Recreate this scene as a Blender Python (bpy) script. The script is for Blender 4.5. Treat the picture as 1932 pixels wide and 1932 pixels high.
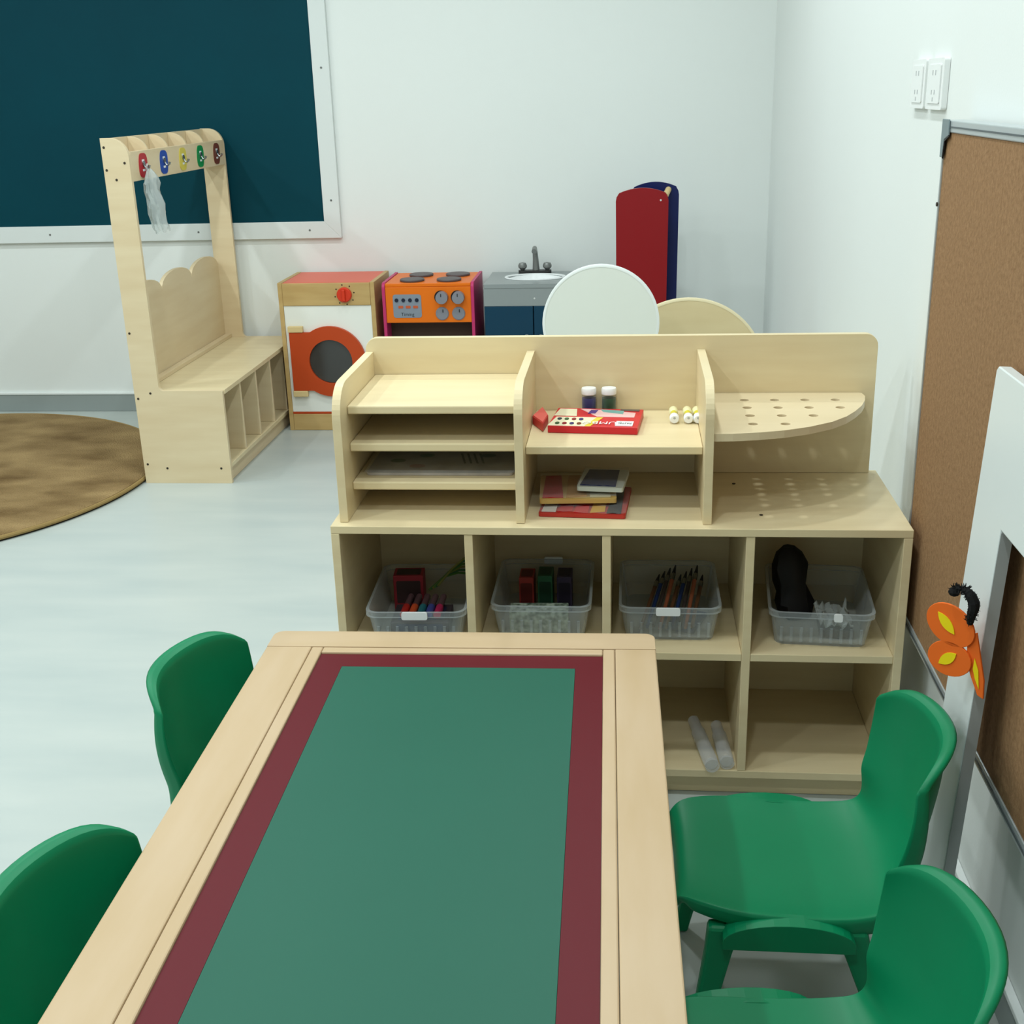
import bpy, bmesh, math, random
from mathutils import Vector, Matrix, noise
from mathutils.geometry import tessellate_polygon
random.seed(7)
for o in list(bpy.data.objects): bpy.data.objects.remove(o, do_unlink=True)
SC = bpy.context.scene
COL = SC.collection
PI = math.pi

# ------------------------------------------------------------------ camera
YAW, PITCH, ROLL = 0.1033, 0.3404, -0.0288
cam_d = bpy.data.cameras.new('camera'); cam = bpy.data.objects.new('camera', cam_d); COL.objects.link(cam)
fwd = Vector((-math.sin(YAW)*math.cos(PITCH), math.cos(YAW)*math.cos(PITCH), -math.sin(PITCH)))
rgt = Vector((math.cos(YAW), math.sin(YAW), 0)); upv = rgt.cross(fwd)
r2 = rgt*math.cos(ROLL) + upv*math.sin(ROLL); u2 = -rgt*math.sin(ROLL) + upv*math.cos(ROLL)
M = Matrix((r2, u2, -fwd)).transposed().to_4x4(); M.translation = (0.6265, -2.3101, 1.4981)
cam.matrix_world = M
cam_d.sensor_width = 36; cam_d.sensor_fit = 'HORIZONTAL'; cam_d.lens = 2244.89/1932*36; cam_d.clip_start = .02
SC.camera = cam

# ------------------------------------------------------------------ world, lights, exposure
W = bpy.data.worlds.new('world'); SC.world = W; W.use_nodes = True
W.node_tree.nodes['Background'].inputs[0].default_value = (.9, 1, .97, 1)
W.node_tree.nodes['Background'].inputs[1].default_value = .3
SC.view_settings.view_transform = 'Standard'; SC.view_settings.look = 'None'
SC.view_settings.exposure = 0.0; SC.view_settings.gamma = 1; SC.view_settings.use_curve_mapping = False
CEIL = 3.0
LIGHT_COL = (.90, .985, 1.0)
for lx in (-3.45, -2.15, -.85, .45):  # leftmost column is unseen, added to brighten the rug and lower left wall
    for ly in (-2.1, -.8, .5, 1.8):  # first row, by the camera, is unseen fill added to light front faces
        ld = bpy.data.lights.new('ceiling_downlight', 'AREA'); ld.shape = 'DISK'; ld.size = .13
        ld.energy = 11.5; ld.color = LIGHT_COL
        lo = bpy.data.objects.new('ceiling_downlight', ld); COL.objects.link(lo)
        lo.location = (lx, ly, CEIL-.012)

# ------------------------------------------------------------------ materials
def s2l(c):
    return tuple((x/12.92 if x <= .04045 else ((x+.055)/1.055)**2.4) for x in [v/255. for v in c])
MATS = {}
def mat(name, rgb, rough=.5, metal=0, var=0, scale=(8,8,8), rgb2=None, bump=0, bscale=60, spec=.3, detail=4, coat=0):
    """procedural principled material; rgb in sRGB 0..255; var mixes towards rgb2 through noise"""
    if name in MATS: return MATS[name]
    m = bpy.data.materials.new(name); m.use_nodes = True; nt = m.node_tree; N = nt.nodes; L = nt.links
    b = N['Principled BSDF']; c = s2l(rgb)
    b.inputs['Base Color'].default_value = (*c, 1); b.inputs['Roughness'].default_value = rough
    b.inputs['Metallic'].default_value = metal; b.inputs['Specular IOR Level'].default_value = spec
    if coat: b.inputs['Coat Weight'].default_value = coat; b.inputs['Coat Roughness'].default_value = .12
    if var or bump:
        tc = N.new('ShaderNodeTexCoord'); mp = N.new('ShaderNodeMapping'); mp.inputs['Scale'].default_value = scale
        L.new(tc.outputs['Object'], mp.inputs['Vector'])
    if var:
        nz = N.new('ShaderNodeTexNoise'); nz.inputs['Scale'].default_value = 1; nz.inputs['Detail'].default_value = detail
        L.new(mp.outputs['Vector'], nz.inputs['Vector'])
        rp = N.new('ShaderNodeValToRGB'); rp.color_ramp.elements[0].position = .3; rp.color_ramp.elements[1].position = .72
        c2 = s2l(rgb2) if rgb2 else tuple(x*(1-var) for x in c)
        rp.color_ramp.elements[0].color = (*c, 1); rp.color_ramp.elements[1].color = (*c2, 1)
        L.new(nz.outputs['Fac'], rp.inputs['Fac']); L.new(rp.outputs['Color'], b.inputs['Base Color'])
    if bump:
        n2 = N.new('ShaderNodeTexNoise'); n2.inputs['Scale'].default_value = bscale; n2.inputs['Detail'].default_value = 3
        L.new(tc.outputs['Object'], n2.inputs['Vector'])
        bp = N.new('ShaderNodeBump'); bp.inputs['Strength'].default_value = bump; bp.inputs['Distance'].default_value = .01
        L.new(n2.outputs['Fac'], bp.inputs['Height']); L.new(bp.outputs['Normal'], b.inputs['Normal'])
    MATS[name] = m; return m
def clear_mat(name, rgb, opac, rough=.12, gain=.55):
    m = bpy.data.materials.new(name); m.use_nodes = True; nt = m.node_tree; N = nt.nodes; L = nt.links
    b = N['Principled BSDF']; b.inputs['Base Color'].default_value = (*s2l(rgb), 1); b.inputs['Roughness'].default_value = rough
    t = N.new('ShaderNodeBsdfTransparent'); t.inputs[0].default_value = (.97, .98, .98, 1)
    mx = N.new('ShaderNodeMixShader'); lw = N.new('ShaderNodeLayerWeight'); lw.inputs[0].default_value = .35
    ma = N.new('ShaderNodeMath'); ma.operation = 'MULTIPLY_ADD'; ma.inputs[1].default_value = gain; ma.inputs[2].default_value = opac
    L.new(lw.outputs['Facing'], ma.inputs[0]); L.new(ma.outputs[0], mx.inputs[0])
    L.new(t.outputs[0], mx.inputs[1]); L.new(b.outputs[0], mx.inputs[2]); L.new(mx.outputs[0], N['Material Output'].inputs[0])
    MATS[name] = m; return m

WALL = mat('wall_paint', (232, 236, 233), .55, var=.02, scale=(1.5, 1.5, 1.5), bump=.03, bscale=180)
CEILM = mat('ceiling_paint', (238, 240, 238), .8)
FLOOR = mat('floor_vinyl', (192, 198, 193), .34, var=1, scale=(1.6, 7, 1), rgb2=(179, 188, 185), detail=6)
BASEB = mat('baseboard_grey', (150, 158, 156), .35, var=.06, scale=(3, 3, 10))
WHITE_TRIM = mat('white_trim', (236, 240, 238), .35)
BIRCH = mat('birch_laminate', (229, 212, 172), .38, var=1, scale=(3, 3, 26), rgb2=(219, 199, 158), detail=5)
BIRCH_X = mat('birch_laminate_flat', (229, 212, 172), .38, var=1, scale=(3, 24, 3), rgb2=(220, 201, 160), detail=5)
EDGE = mat('birch_edge_band', (233, 219, 181), .4)
BIRCH2 = mat('coat_rack_birch', (225, 206, 170), .42, var=1, scale=(3, 3, 22), rgb2=(216, 194, 156), detail=5)
BEECH = mat('washer_beech', (203, 172, 116), .45, var=1, scale=(4, 4, 24), rgb2=(186, 152, 96), detail=5)
TABLEWOOD = mat('table_maple', (198, 173, 141), .38, var=1, scale=(18, 3, 6), rgb2=(190, 163, 126), detail=6)
TABLEWOOD_X = mat('table_maple_cross', (198, 173, 141), .38, var=1, scale=(3, 18, 6), rgb2=(192, 166, 130), detail=6)
CORK = mat('cork', (158, 122, 86), .85, var=1, scale=(110, 110, 110), rgb2=(134, 100, 67), bump=.12, bscale=240, detail=8)
ALU = mat('aluminium_frame', (196, 202, 204), .35, metal=.6)
CHALK = mat('chalkboard_green', (0, 62, 74), .6, var=1, scale=(2.2, 2.2, 2.2), rgb2=(1, 58, 70), spec=.12)
BOARD_FRAME = mat('chalkboard_frame', (222, 227, 225), .4)
SCREW = mat('screw_dark', (52, 44, 36), .5)
SCREW_L = mat('screw_grey', (120, 122, 120), .4, metal=.5)
RUG = mat('rug_pile', (176, 148, 104), .95, var=1, scale=(3.2, 5.5, 3), rgb2=(112, 88, 56), bump=.9, bscale=150, detail=9, spec=.1)
RUGB = mat('rug_binding', (152, 126, 78), .9, bump=.3, bscale=200)
RUGK = mat('rug_backing', (44, 38, 30), .95)
CHAIR = mat('chair_green_plastic', (0, 124, 80), .4, var=.06, scale=(6, 6, 6))
T_RED = mat('table_red_laminate', (94, 14, 26), .45, spec=.2)
T_GRN = mat('table_green_laminate', (36, 95, 77), .45, var=.03, scale=(4, 4, 4), spec=.2)
BLACK = mat('black_plastic', (22, 22, 24), .45)
CHROME = mat('chrome', (150, 152, 154), .25, metal=.9)
ORANGE = mat('stove_orange', (230, 112, 6), .4)
MAGENTA = mat('stove_magenta', (190, 50, 104), .42)
DARKIN = mat('oven_inside', (74, 54, 44), .7)
REDTOP = mat('washer_red_top', (226, 92, 62), .35)
WDOOR = mat('washer_door_orange', (190, 70, 26), .42)
WWHITE = mat('washer_white', (238, 238, 230), .4)
WGLASS = mat('washer_window_dark', (58, 56, 54), .12, spec=.6)
GREYTOP = mat('sink_grey_laminate', (142, 148, 148), .32)
BLUE = mat('sink_blue', (0, 54, 78), .45)
SINKW = mat('basin_white', (240, 242, 242), .2)
FAUC = mat('faucet_grey', (128, 130, 128), .3, metal=.45)
KNOBG = mat('knob_grey', (130, 130, 138), .4)
PLATEG = mat('panel_grey_print', (132, 140, 152), .45)
RED = mat('board_red', (138, 18, 26), .35)
NAVY = mat('board_navy', (14, 28, 84), .35)
NATW = mat('dowel_wood', (222, 196, 142), .5)
CREAM = mat('cream_board', (226, 208, 166), .42, var=1, scale=(3, 3, 16), rgb2=(218, 198, 154))
DISCW = mat('white_board', (230, 234, 226), .3)
PVC = mat('outlet_plastic', (236, 238, 236), .25)
DARKSLOT = mat('outlet_slot', (176, 180, 180), .6)
CLEAR = clear_mat('clear_tray_plastic', (205, 212, 214), .15)
BAGM = clear_mat('clear_bag_film', (225, 232, 230), .3, .08)
WRAP = clear_mat('clear_wrap_film', (225, 230, 230), .03, .06, .22)
BOTTLE = clear_mat('clear_bottle_plastic', (225, 228, 232), .16)
JARC = clear_mat('clear_jar_plastic', (210, 212, 220), .04, .1, .3)
LIDW = mat('lid_white', (240, 242, 242), .35)
def col(name, rgb, rough=.5): return mat(name, rgb, rough)

# ------------------------------------------------------------------ geometry helpers
class MB:
    def __init__(s): s.v = []; s.f = []
    def add(s, vs, fs):
        n = len(s.v); s.v += [tuple(v) for v in vs]; s.f += [tuple(i+n for i in f) for f in fs]; return s
    def box(s, x0, x1, y0, y1, z0, z1):
        x0, x1 = min(x0, x1), max(x0, x1); y0, y1 = min(y0, y1), max(y0, y1); z0, z1 = min(z0, z1), max(z0, z1)
        return s.add([(x0,y0,z0),(x1,y0,z0),(x1,y1,z0),(x0,y1,z0),(x0,y0,z1),(x1,y0,z1),(x1,y1,z1),(x0,y1,z1)],
              [(0,3,2,1),(4,5,6,7),(0,1,5,4),(1,2,6,5),(2,3,7,6),(3,0,4,7)])
    def cyl(s, p0, p1, r0, r1=None, n=16, caps=True):
        p0 = Vector(p0); p1 = Vector(p1); r1 = r0 if r1 is None else r1
        d = (p1-p0).normalized(); a = d.orthogonal().normalized(); b = d.cross(a)
        vs = [p0+(a*math.cos(2*PI*i/n)+b*math.sin(2*PI*i/n))*r0 for i in range(n)] + [p1+(a*math.cos(2*PI*i/n)+b*math.sin(2*PI*i/n))*r1 for i in range(n)]
        fs = [(i, (i+1) % n, n+(i+1) % n, n+i) for i in range(n)]
        if caps: fs += [tuple(reversed(range(n))), tuple(range(n, 2*n))]
        return s.add(vs, fs)
    def tube(s, pts, r, n=8):
        pts = [Vector(p) for p in pts]; k = len(pts); rs = r if isinstance(r, (list, tuple)) else [r]*k
        vs = []; a = None
        for i, p in enumerate(pts):
            d = (pts[min(i+1, k-1)]-pts[max(i-1, 0)]).normalized()
            a = d.orthogonal().normalized() if a is None else (a-d*a.dot(d)).normalized()
            b = d.cross(a)
            vs += [p+(a*math.cos(2*PI*j/n)+b*math.sin(2*PI*j/n))*rs[i] for j in range(n)]
        fs = [(i*n+j, i*n+(j+1) % n, (i+1)*n+(j+1) % n, (i+1)*n+j) for i in range(k-1) for j in range(n)]
        fs += [tuple(reversed(range(n))), tuple(range((k-1)*n, k*n))]
        return s.add(vs, fs)
    def lathe(s, prof, c=(0,0,0), n=24, axis='z', sx=1, sy=1):
        vs = []
        for r, h in prof:
            for j in range(n):
                a = 2*PI*j/n; u, w = r*math.cos(a)*sx, r*math.sin(a)*sy
                p = {'z': (u, w, h), 'y': (u, h, w), 'x': (h, u, w)}[axis]
                vs.append((p[0]+c[0], p[1]+c[1], p[2]+c[2]))
        k = len(prof)
        fs = [(i*n+j, i*n+(j+1) % n, (i+1)*n+(j+1) % n, (i+1)*n+j) for i in range(k-1) for j in range(n)]
        fs += [tuple(reversed(range(n))), tuple(range((k-1)*n, k*n))]
        return s.add(vs, fs)
    def prism(s, outline, fn, t0, t1, holes=()):
        """flat outline (u,v) with holes, extruded from t0 to t1; fn(u,v,t)->xyz"""
        loops = [list(outline)] + [list(h) for h in holes]
        tris = tessellate_polygon([[Vector((u, v, 0)) for u, v in l] for l in loops])
        flat = [p for l in loops for p in l]; n = len(flat)
        vs = [fn(u, v, t0) for u, v in flat] + [fn(u, v, t1) for u, v in flat]
        fs = [tuple(t) for t in tris] + [tuple(i+n for i in reversed(t)) for t in tris]
        k = 0
        for l in loops:
            m = len(l)
            fs += [(k+i, k+(i+1) % m, n+k+(i+1) % m, n+k+i) for i in range(m)]; k += m
        return s.add(vs, fs)
FX = lambda u, v, t: (t, u, v)     # outline in y,z
FY = lambda u, v, t: (u, t, v)     # outline in x,z
FZ = lambda u, v, t: (u, v, t)     # outline in x,y
def arc(cx, cy, r, a0, a1, n=8, ry=None):
    ry = r if ry is None else ry
    return [(cx+r*math.cos(a0+(a1-a0)*i/n), cy+ry*math.sin(a0+(a1-a0)*i/n)) for i in range(n+1)]
def circ(cx, cy, r, n=24, ry=None): return arc(cx, cy, r, 0, 2*PI, n, ry)[:-1]
def rrect(u0, v0, u1, v1, r=.01, n=6, rs=None):
    a, b, c, d = rs or (r, r, r, r)   # bl, br, tr, tl
    o = []
    o += arc(u0+a, v0+a, a, PI, 1.5*PI, n) if a else [(u0, v0)]
    o += arc(u1-b, v0+b, b, 1.5*PI, 2*PI, n) if b else [(u1, v0)]
    o += arc(u1-c, v1-c, c, 0, .5*PI, n) if c else [(u1, v1)]
    o += arc(u0+d, v1-d, d, .5*PI, PI, n) if d else [(u0, v1)]
    return o

def finish(mb, name, m, root=None, bevel=0, smooth=False, base=None, label=None):
    off = Vector(base) if base is not None else (Vector(root['_b']) if root is not None and '_b' in root else Vector((0,0,0)))
    me = bpy.data.meshes.new(name)
    me.from_pydata([tuple(Vector(v)-off) for v in mb.v], [], mb.f); me.validate()
    bm = bmesh.new(); bm.from_mesh(me); bmesh.ops.recalc_face_normals(bm, faces=bm.faces); bm.to_mesh(me); bm.free()
    me.materials.append(m)
    o = bpy.data.objects.new(name, me); COL.objects.link(o)
    if smooth:
        for p in me.polygons: p.use_smooth = True
        try: me.set_sharp_from_angle(angle=math.radians(38))
        except Exception: pass
    if bevel:
        bv = o.modifiers.new('bevel', 'BEVEL'); bv.width = bevel; bv.segments = 2; bv.limit_method = 'ANGLE'; bv.angle_limit = math.radians(40)
    if root is not None:
        o.parent = root; o['_b'] = tuple(off)
    else: o.location = off
    if label: o['label'] = label
    return o
def thing(name, label, cat, base=(0,0,0), rotz=0, group=None):
    e = bpy.data.objects.new(name, None); COL.objects.link(e); e.location = base; e.rotation_euler = (0, 0, rotz); e.empty_display_size = .05
    e['label'] = label; e['category'] = cat; e['_b'] = tuple(base) if rotz == 0 else (0., 0., 0.)
    if group: e['group'] = group
    return e
def tag(o, label, cat, group=None):
    o['label'] = label; o['category'] = cat
    if group: o['group'] = group
    return o
def solo(mb, name, m, label, cat, base=(0,0,0), group=None, bevel=0, smooth=False):
    return tag(finish(mb, name, m, None, bevel, smooth, base), label, cat, group)
def struct(mb, name, m, bevel=0):
    o = finish(mb, name, m, None, bevel); o['kind'] = 'structure'; return o
def B(root, name, m, x0, x1, y0, y1, z0, z1, bevel=.0015, label=None):
    return finish(MB().box(x0, x1, y0, y1, z0, z1), name, m, root, bevel, label=label)
def text_mesh(body, size, fn, root, m, name='lettering', align='CENTER'):
    cu = bpy.data.curves.new('t', 'FONT'); cu.body = body; cu.size = size; cu.align_x = align; cu.align_y = 'CENTER'; cu.resolution_u = 2
    to = bpy.data.objects.new('t', cu); COL.objects.link(to)
    dg = bpy.context.evaluated_depsgraph_get(); me0 = to.evaluated_get(dg).to_mesh()
    vs = [fn(v.co.x, v.co.y) for v in me0.vertices]; fs = [tuple(p.vertices) for p in me0.polygons]
    to.to_mesh_clear(); bpy.data.objects.remove(to, do_unlink=True); bpy.data.curves.remove(cu)
    mb = MB(); mb.add(vs, fs); return finish(mb, name, m, root)

# ------------------------------------------------------------------ room shell
XL, XR, YF, YB = -5.2, 1.262, -4.6, 3.42
struct(MB().box(XL-.1, XR+.1, YF-.1, YB+.1, -.1, 0), 'floor', FLOOR)
struct(MB().box(XL-.1, XR+.1, YF-.1, YB+.1, CEIL, CEIL+.1), 'ceiling', CEILM)
struct(MB().box(XL-.1, XR+.1, YB, YB+.1, 0, CEIL), 'wall_back', WALL)
struct(MB().box(XR, XR+.1, YF, YB, 0, CEIL), 'wall_right', WALL)
struct(MB().box(XL-.1, XL, YF, YB, 0, CEIL), 'wall_left', WALL)
struct(MB().box(XL-.1, XR+.1, YF-.1, YF, 0, CEIL), 'wall_front', WALL)
def baseboard(name, boxes):
    a, t = boxes
    o = struct(MB().box(*a), name, BASEB, .001)
    c = finish(MB().box(*t), 'top_strip', WHITE_TRIM, o, .002, base=(0,0,0)); return o
baseboard('baseboard_back', ((XL, XR, YB-.012, YB-.0005, .001, .088), (XL, XR, YB-.016, YB-.0005, .088, .1)))
baseboard('baseboard_right', ((XR-.012, XR-.0005, YF, YB-.02, .001, .075), (XR-.016, XR-.0005, YF, YB-.02, .075, .086)))

# ------------------------------------------------------------------ chalkboard on the back wall
bx0, bx1, bz0, bz1, fw = -3.3, -.748, .854, 2.15, .079
t = thing('chalkboard', 'large dark teal chalkboard in a white frame on the back wall', 'chalkboard', ((bx0+bx1)/2, YB, bz0))
B(t, 'writing_surface', CHALK, bx0+fw-.01, bx1-fw+.01, YB-.012, YB-.001, bz0+fw-.01, bz1-fw+.01, 0)
mit = lambda pts: finish(MB().prism(pts, FY, YB-.022, YB-.0005), 'frame_rail', BOARD_FRAME, t, .002)
mit([(bx0, bz0), (bx1, bz0), (bx1-fw, bz0+fw), (bx0+fw, bz0+fw)]); mit([(bx0, bz1), (bx0+fw, bz1-fw), (bx1-fw, bz1-fw), (bx1, bz1)])
mit([(bx1, bz0), (bx1, bz1), (bx1-fw, bz1-fw), (bx1-fw, bz0+fw)]); mit([(bx0, bz0), (bx0+fw, bz0+fw), (bx0+fw, bz1-fw), (bx0, bz1)])
for x, z in ((-.785, 1.03), (-.785, 1.62), (-.9, .893), (-1.45, .893), (-2.2, .893)):
    finish(MB().cyl((x, YB-.0205, z), (x, YB-.0235, z), .005, n=10), 'screw', SCREW_L, t)

# ------------------------------------------------------------------ coat rack with bench and shoe slots
rx, ry0, ry1, pw, rw = -1.369, 2.229, 3.36, .105, .368
t = thing('coat_rack_bench', 'birch coat rack with bench, cloud back and shoe slots in front of chalkboard', 'coat rack', (rx+rw/2, (ry0+ry1)/2, 0))
HB, HT, TH = .392, 1.37, .018
def end_panel():
    o = [(rx, 0), (rx+rw, 0), (rx+rw, HB-.004)] + [(rx+rw-.004, HB)] + arc(rx+pw+.02, HB+.02, .02, 1.5*PI, PI, 5)
    o += arc(rx+pw-.072, HT-.072, .072, 0, .5*PI, 10) + [(rx, HT)]
    return o
for y in (ry0, ry1-TH):
    finish(MB().prism(end_panel(), FY, y, y+TH), 'side_panel', BIRCH2, t, .0015)
yi0, yi1 = ry0+TH+.0005, ry1-TH-.0005
B(t, 'bench_seat', BIRCH_X, rx+.002, rx+rw+.004, yi0, yi1, HB-TH, HB)
B(t, 'bottom_shelf', BIRCH_X, rx+.002, rx+rw, yi0, yi1, .064, .064+TH)
B(t, 'kick_plate', BIRCH2, rx+rw-.03, rx+rw-.014, yi0, yi1, .001, .063)
B(t, 'lower_back', BIRCH2, rx, rx+.008, yi0, yi1, .084, HB-TH-.001)
for k in range(1, 5):
    y = yi0+(yi1-yi0)*k/5
    B(t, 'slot_divider', BIRCH2, rx+.01, rx+rw-.004, y-.008, y+.008, .0825, HB-TH-.0005)
# scalloped back panel
n = 3; L = yi1-yi0; pts = [(yi0, HB+.001)]
pts += [(yi1, HB+.001)]
for k in range(n-1, -1, -1):
    c = yi0+L*(k+.5)/n; hw = L/n/2
    pts += [(c+hw*math.cos(a), .735+.068*math.sin(a)**.8) for a in [PI*i/14 for i in range(15)]][(0 if k == n-1 else 1):]
finish(MB().prism(pts, FX, rx+.002, rx+.018), 'cloud_back', BIRCH2, t, .001)
B(t, 'back_ledge', BIRCH2, rx+.019, rx+.05, yi0, yi1, HB+.0005, HB+.018)
# upper cubbies
zr0, zr1 = 1.208, 1.318
B(t, 'cubby_back', BIRCH2, rx+.001, rx+.012, yi0, yi1, zr0, HT-.002)
B(t, 'cubby_floor', BIRCH_X, rx+.0125, rx+pw-.0125, yi0, yi1, zr0, zr0+.014)
RAIL = B(t, 'hook_rail', BIRCH2, rx+pw-.012, rx+pw, yi0, yi1, zr0, zr1)
for k in range(1, 5):
    y = yi0+L*k/5
    o = [(rx+.0125, zr0+.0145), (rx+pw-.0125, zr0+.0145), (rx+pw-.0125, zr1)] + arc(rx+pw-.083, HT-.073, .07, .1, .5*PI, 8) + [(rx+.0125, HT-.003)]
    finish(MB().prism(o, FY, y-.007, y+.007), 'cubby_divider', BIRCH2, t, .001)
pcol = [('red', (178, 34, 44)), ('blue', (26, 70, 160)), ('yellow', (214, 196, 84)), ('green', (20, 134, 70)), ('brown', (112, 58, 44))]
xr_ = rx+pw
for k, (nm, c) in enumerate(pcol):
    y = yi0+L*(k+.5)/5
    o = [(y+u*(.036-.007*math.sin(v/.046*PI)), 1.262+v) for u, v in [(math.cos(a), .046*math.sin(a)) for a in [2*PI*i/28 for i in range(28)]]]
    o = [(y + math.copysign(abs(math.cos(a))**.6, math.cos(a))*(.041+.004*math.sin(2*a)), 1.262+math.copysign(abs(math.sin(a))**.75, math.sin(a))*.046) for a in [2*PI*i/32 for i in range(32)]]
    q = finish(MB().prism(o, FX, xr_+.0003, xr_+.003), 'name_plaque', col('plaque_'+nm, c, .4), t, label=nm+' oval plaque with a coat hook')
    mb = MB().cyl((xr_+.003, y, 1.268), (xr_+.007, y, 1.268), .011, n=14)
    mb.tube([(xr_+.006, y, 1.262), (xr_+.011, y, 1.252), (xr_+.018, y, 1.249), (xr_+.024, y, 1.254), (xr_+.026, y, 1.262)], [.004, .004, .004, .004, .0055])
    finish(mb, 'coat_hook', CHROME, q, smooth=True)
    for dz in (.018, -.018):
        finish(MB().box(xr_+.003, xr_+.0034, y-.012, y+.012, 1.262+dz-.004, 1.262+dz+.004), 'printed_mark', LIDW, q)
for x, z in ((-1.357, 1.336), (-1.357, 1.253), (-1.323, 1.217), (-1.283, 1.278), (-1.355, .627), (-1.355, .36), (-1.301, .382), (-1.352, .082), (-1.27, .065), (-1.041, .065)):
    finish(MB().cyl((x, ry0+.001, z), (x, ry0-.001, z), .0048, n=10), 'screw', SCREW, t)
# plastic bag on the first hook
ybag = yi0+L*.1; xb = xr_+.021
mb = MB(); prof = [(0, .010), (.012, .022), (.03, .034), (.05, .043), (.08, .046), (.11, .044), (.14, .047), (.17, .05), (.20, .046), (.225, .048), (.24, .043)]
vs = []; nn = 40
for i, (d, r) in enumerate(prof):
    for j in range(nn):
        a = 2*PI*j/nn; w = r*(1+.3*noise.noise(Vector((math.cos(a)*2.2, math.sin(a)*2.2, d*18)))+.22*noise.noise(Vector((math.cos(a)*6, math.sin(a)*6, d*40))))
        vs.append((xb+.006+w*.42*math.cos(a)+.004*math.sin(d*60), ybag-.012+d*.22+w*1.35*math.sin(a), 1.246-d+.006*math.sin(a*5)))
fs = [(i*nn+j, i*nn+(j+1) % nn, (i+1)*nn+(j+1) % nn, (i+1)*nn+j) for i in range(len(prof)-1) for j in range(nn)]
mb.add(vs, fs)
bag = thing('plastic_bag', 'crumpled clear plastic bag hanging from the red hook of the coat rack', 'plastic bag', (xb, ybag, 1.0))
finish(mb, 'bag_film', BAGM, bag, smooth=True)
finish(MB().tube([(xb, ybag, 1.243), (xb-.002, ybag+.005, 1.256), (xb-.003, ybag, 1.266), (xb-.006, ybag-.006, 1.256), (xb-.002, ybag-.004, 1.24)], .004, 6), 'tied_neck', BAGM, bag, smooth=True)
mb = MB()
for i in range(9):
    a = i*.9; mb.tube([(xb+.008*math.cos(a), ybag+.004*i+.025*math.sin(a*1.7), 1.21-.02*i), (xb+.004+.008*math.cos(a), ybag+.006+.004*i+.03*math.sin(a*1.7+.8), 1.175-.02*i)], .005, 5)
finish(mb, 'crumpled_filling', BAGM, bag, smooth=True)

# ------------------------------------------------------------------ round rug
rc = Vector((-2.43, 2.24)); rr = 1.05
t = thing('round_rug', 'round brown mottled rug lying on the floor left of the coat rack', 'rug', (rc.x, rc.y, 0))
finish(MB().lathe([(rr-.006, .0), (rr-.004, .004)], (rc.x, rc.y, .001), 96), 'rug_backing', RUGK, t)
finish(MB().lathe([(rr-.02, .005), (rr-.012, .02), (rr-.03, .026), (.3, .027), (.001, .027)], (rc.x, rc.y, .001), 96), 'rug_pile', RUG, t, smooth=True)
ring = [(rc.x+(rr-.006)*math.cos(2*PI*i/120), rc.y+(rr-.006)*math.sin(2*PI*i/120), .014) for i in range(121)]
finish(MB().tube(ring, .0085, 8), 'rug_binding', RUGB, t, smooth=True)

# ------------------------------------------------------------------ toy washing machine
wx0, wx1, wy, wz = -.978, -.528, 3.04, .697; wyb = 3.395
t = thing('toy_washing_machine', 'wooden toy washing machine with red top and orange round door', 'toy washer', ((wx0+wx1)/2, (wy+wyb)/2, 0))
for x in (wx0, wx1-.02): B(t, 'side_panel', BEECH, x, x+.02, wy, wyb, 0, wz, .002)
B(t, 'top_panel', REDTOP, wx0+.0205, wx1-.0205, wy+.012, wyb, wz-.02, wz-.002)
B(t, 'back_panel', BEECH, wx0+.0205, wx1-.0205, wyb-.01, wyb-.001, .01, wz-.021)
CP = B(t, 'control_panel', BEECH, wx0+.0205, wx1-.0205, wy-.001, wy+.0115, .592, wz-.003, .002)
B(t, 'front_panel', WWHITE, wx0+.0205, wx1-.0205, wy+.004, wy+.016, .09, .591, .001)
B(t, 'red_strip', WDOOR, wx0+.0205, wx1-.0205, wy+.002, wy+.016, .08, .0895, .001)
B(t, 'kick_plate', BEECH, wx0+.0205, wx1-.0205, wy, wy+.014, .001, .0795, .002)
dcx, dcz, R0, r1 = -.752, .333, .165, .102
ang = math.asin(.137/R0)
o = arc(dcx, dcz, R0, -(PI-ang)+0, PI-ang, 40)
o += [(-.83-.03, dcz+.137), (-.94, dcz+.137), (-.94, dcz-.137), (-.86, dcz-.137)]
DO = finish(MB().prism(o, FY, wy-.014, wy+.0035, [circ(dcx, dcz, r1, 36)]), 'door', WDOOR, t, .002)
finish(MB().lathe([(r1-.001, 0), (r1-.001, .004)], (dcx, wy-.003, dcz), 36, 'y'), 'door_window', WGLASS, DO)
for z in (dcz+.138, dcz-.138-.028): B(t, 'hinge_block', NATW, -.943, -.873, wy-.018, wy+.0035, z, z+.028, .003)
KN = finish(MB().lathe([(.034, 0), (.034, -.012), (.030, -.016), (.001, -.016)], (-.667, wy-.0012, .641), 24, 'y'), 'dial_knob', mat('dial_red', (214, 56, 28), .4), CP, smooth=True)
B(KN if False else CP, 'dial_grip', MATS['dial_red'], -.674, -.66, wy-.03, wy-.0175, .615, .667, .003)
for k in range(8):
    a = 2*PI*k/8+.2; x, z = -.667+.045*math.cos(a), .641+.045*math.sin(a)
    finish(MB().cyl((x, wy-.0012, z), (x, wy-.0018, z), .0035, n=8), 'dial_mark', SCREW, CP)

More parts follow.
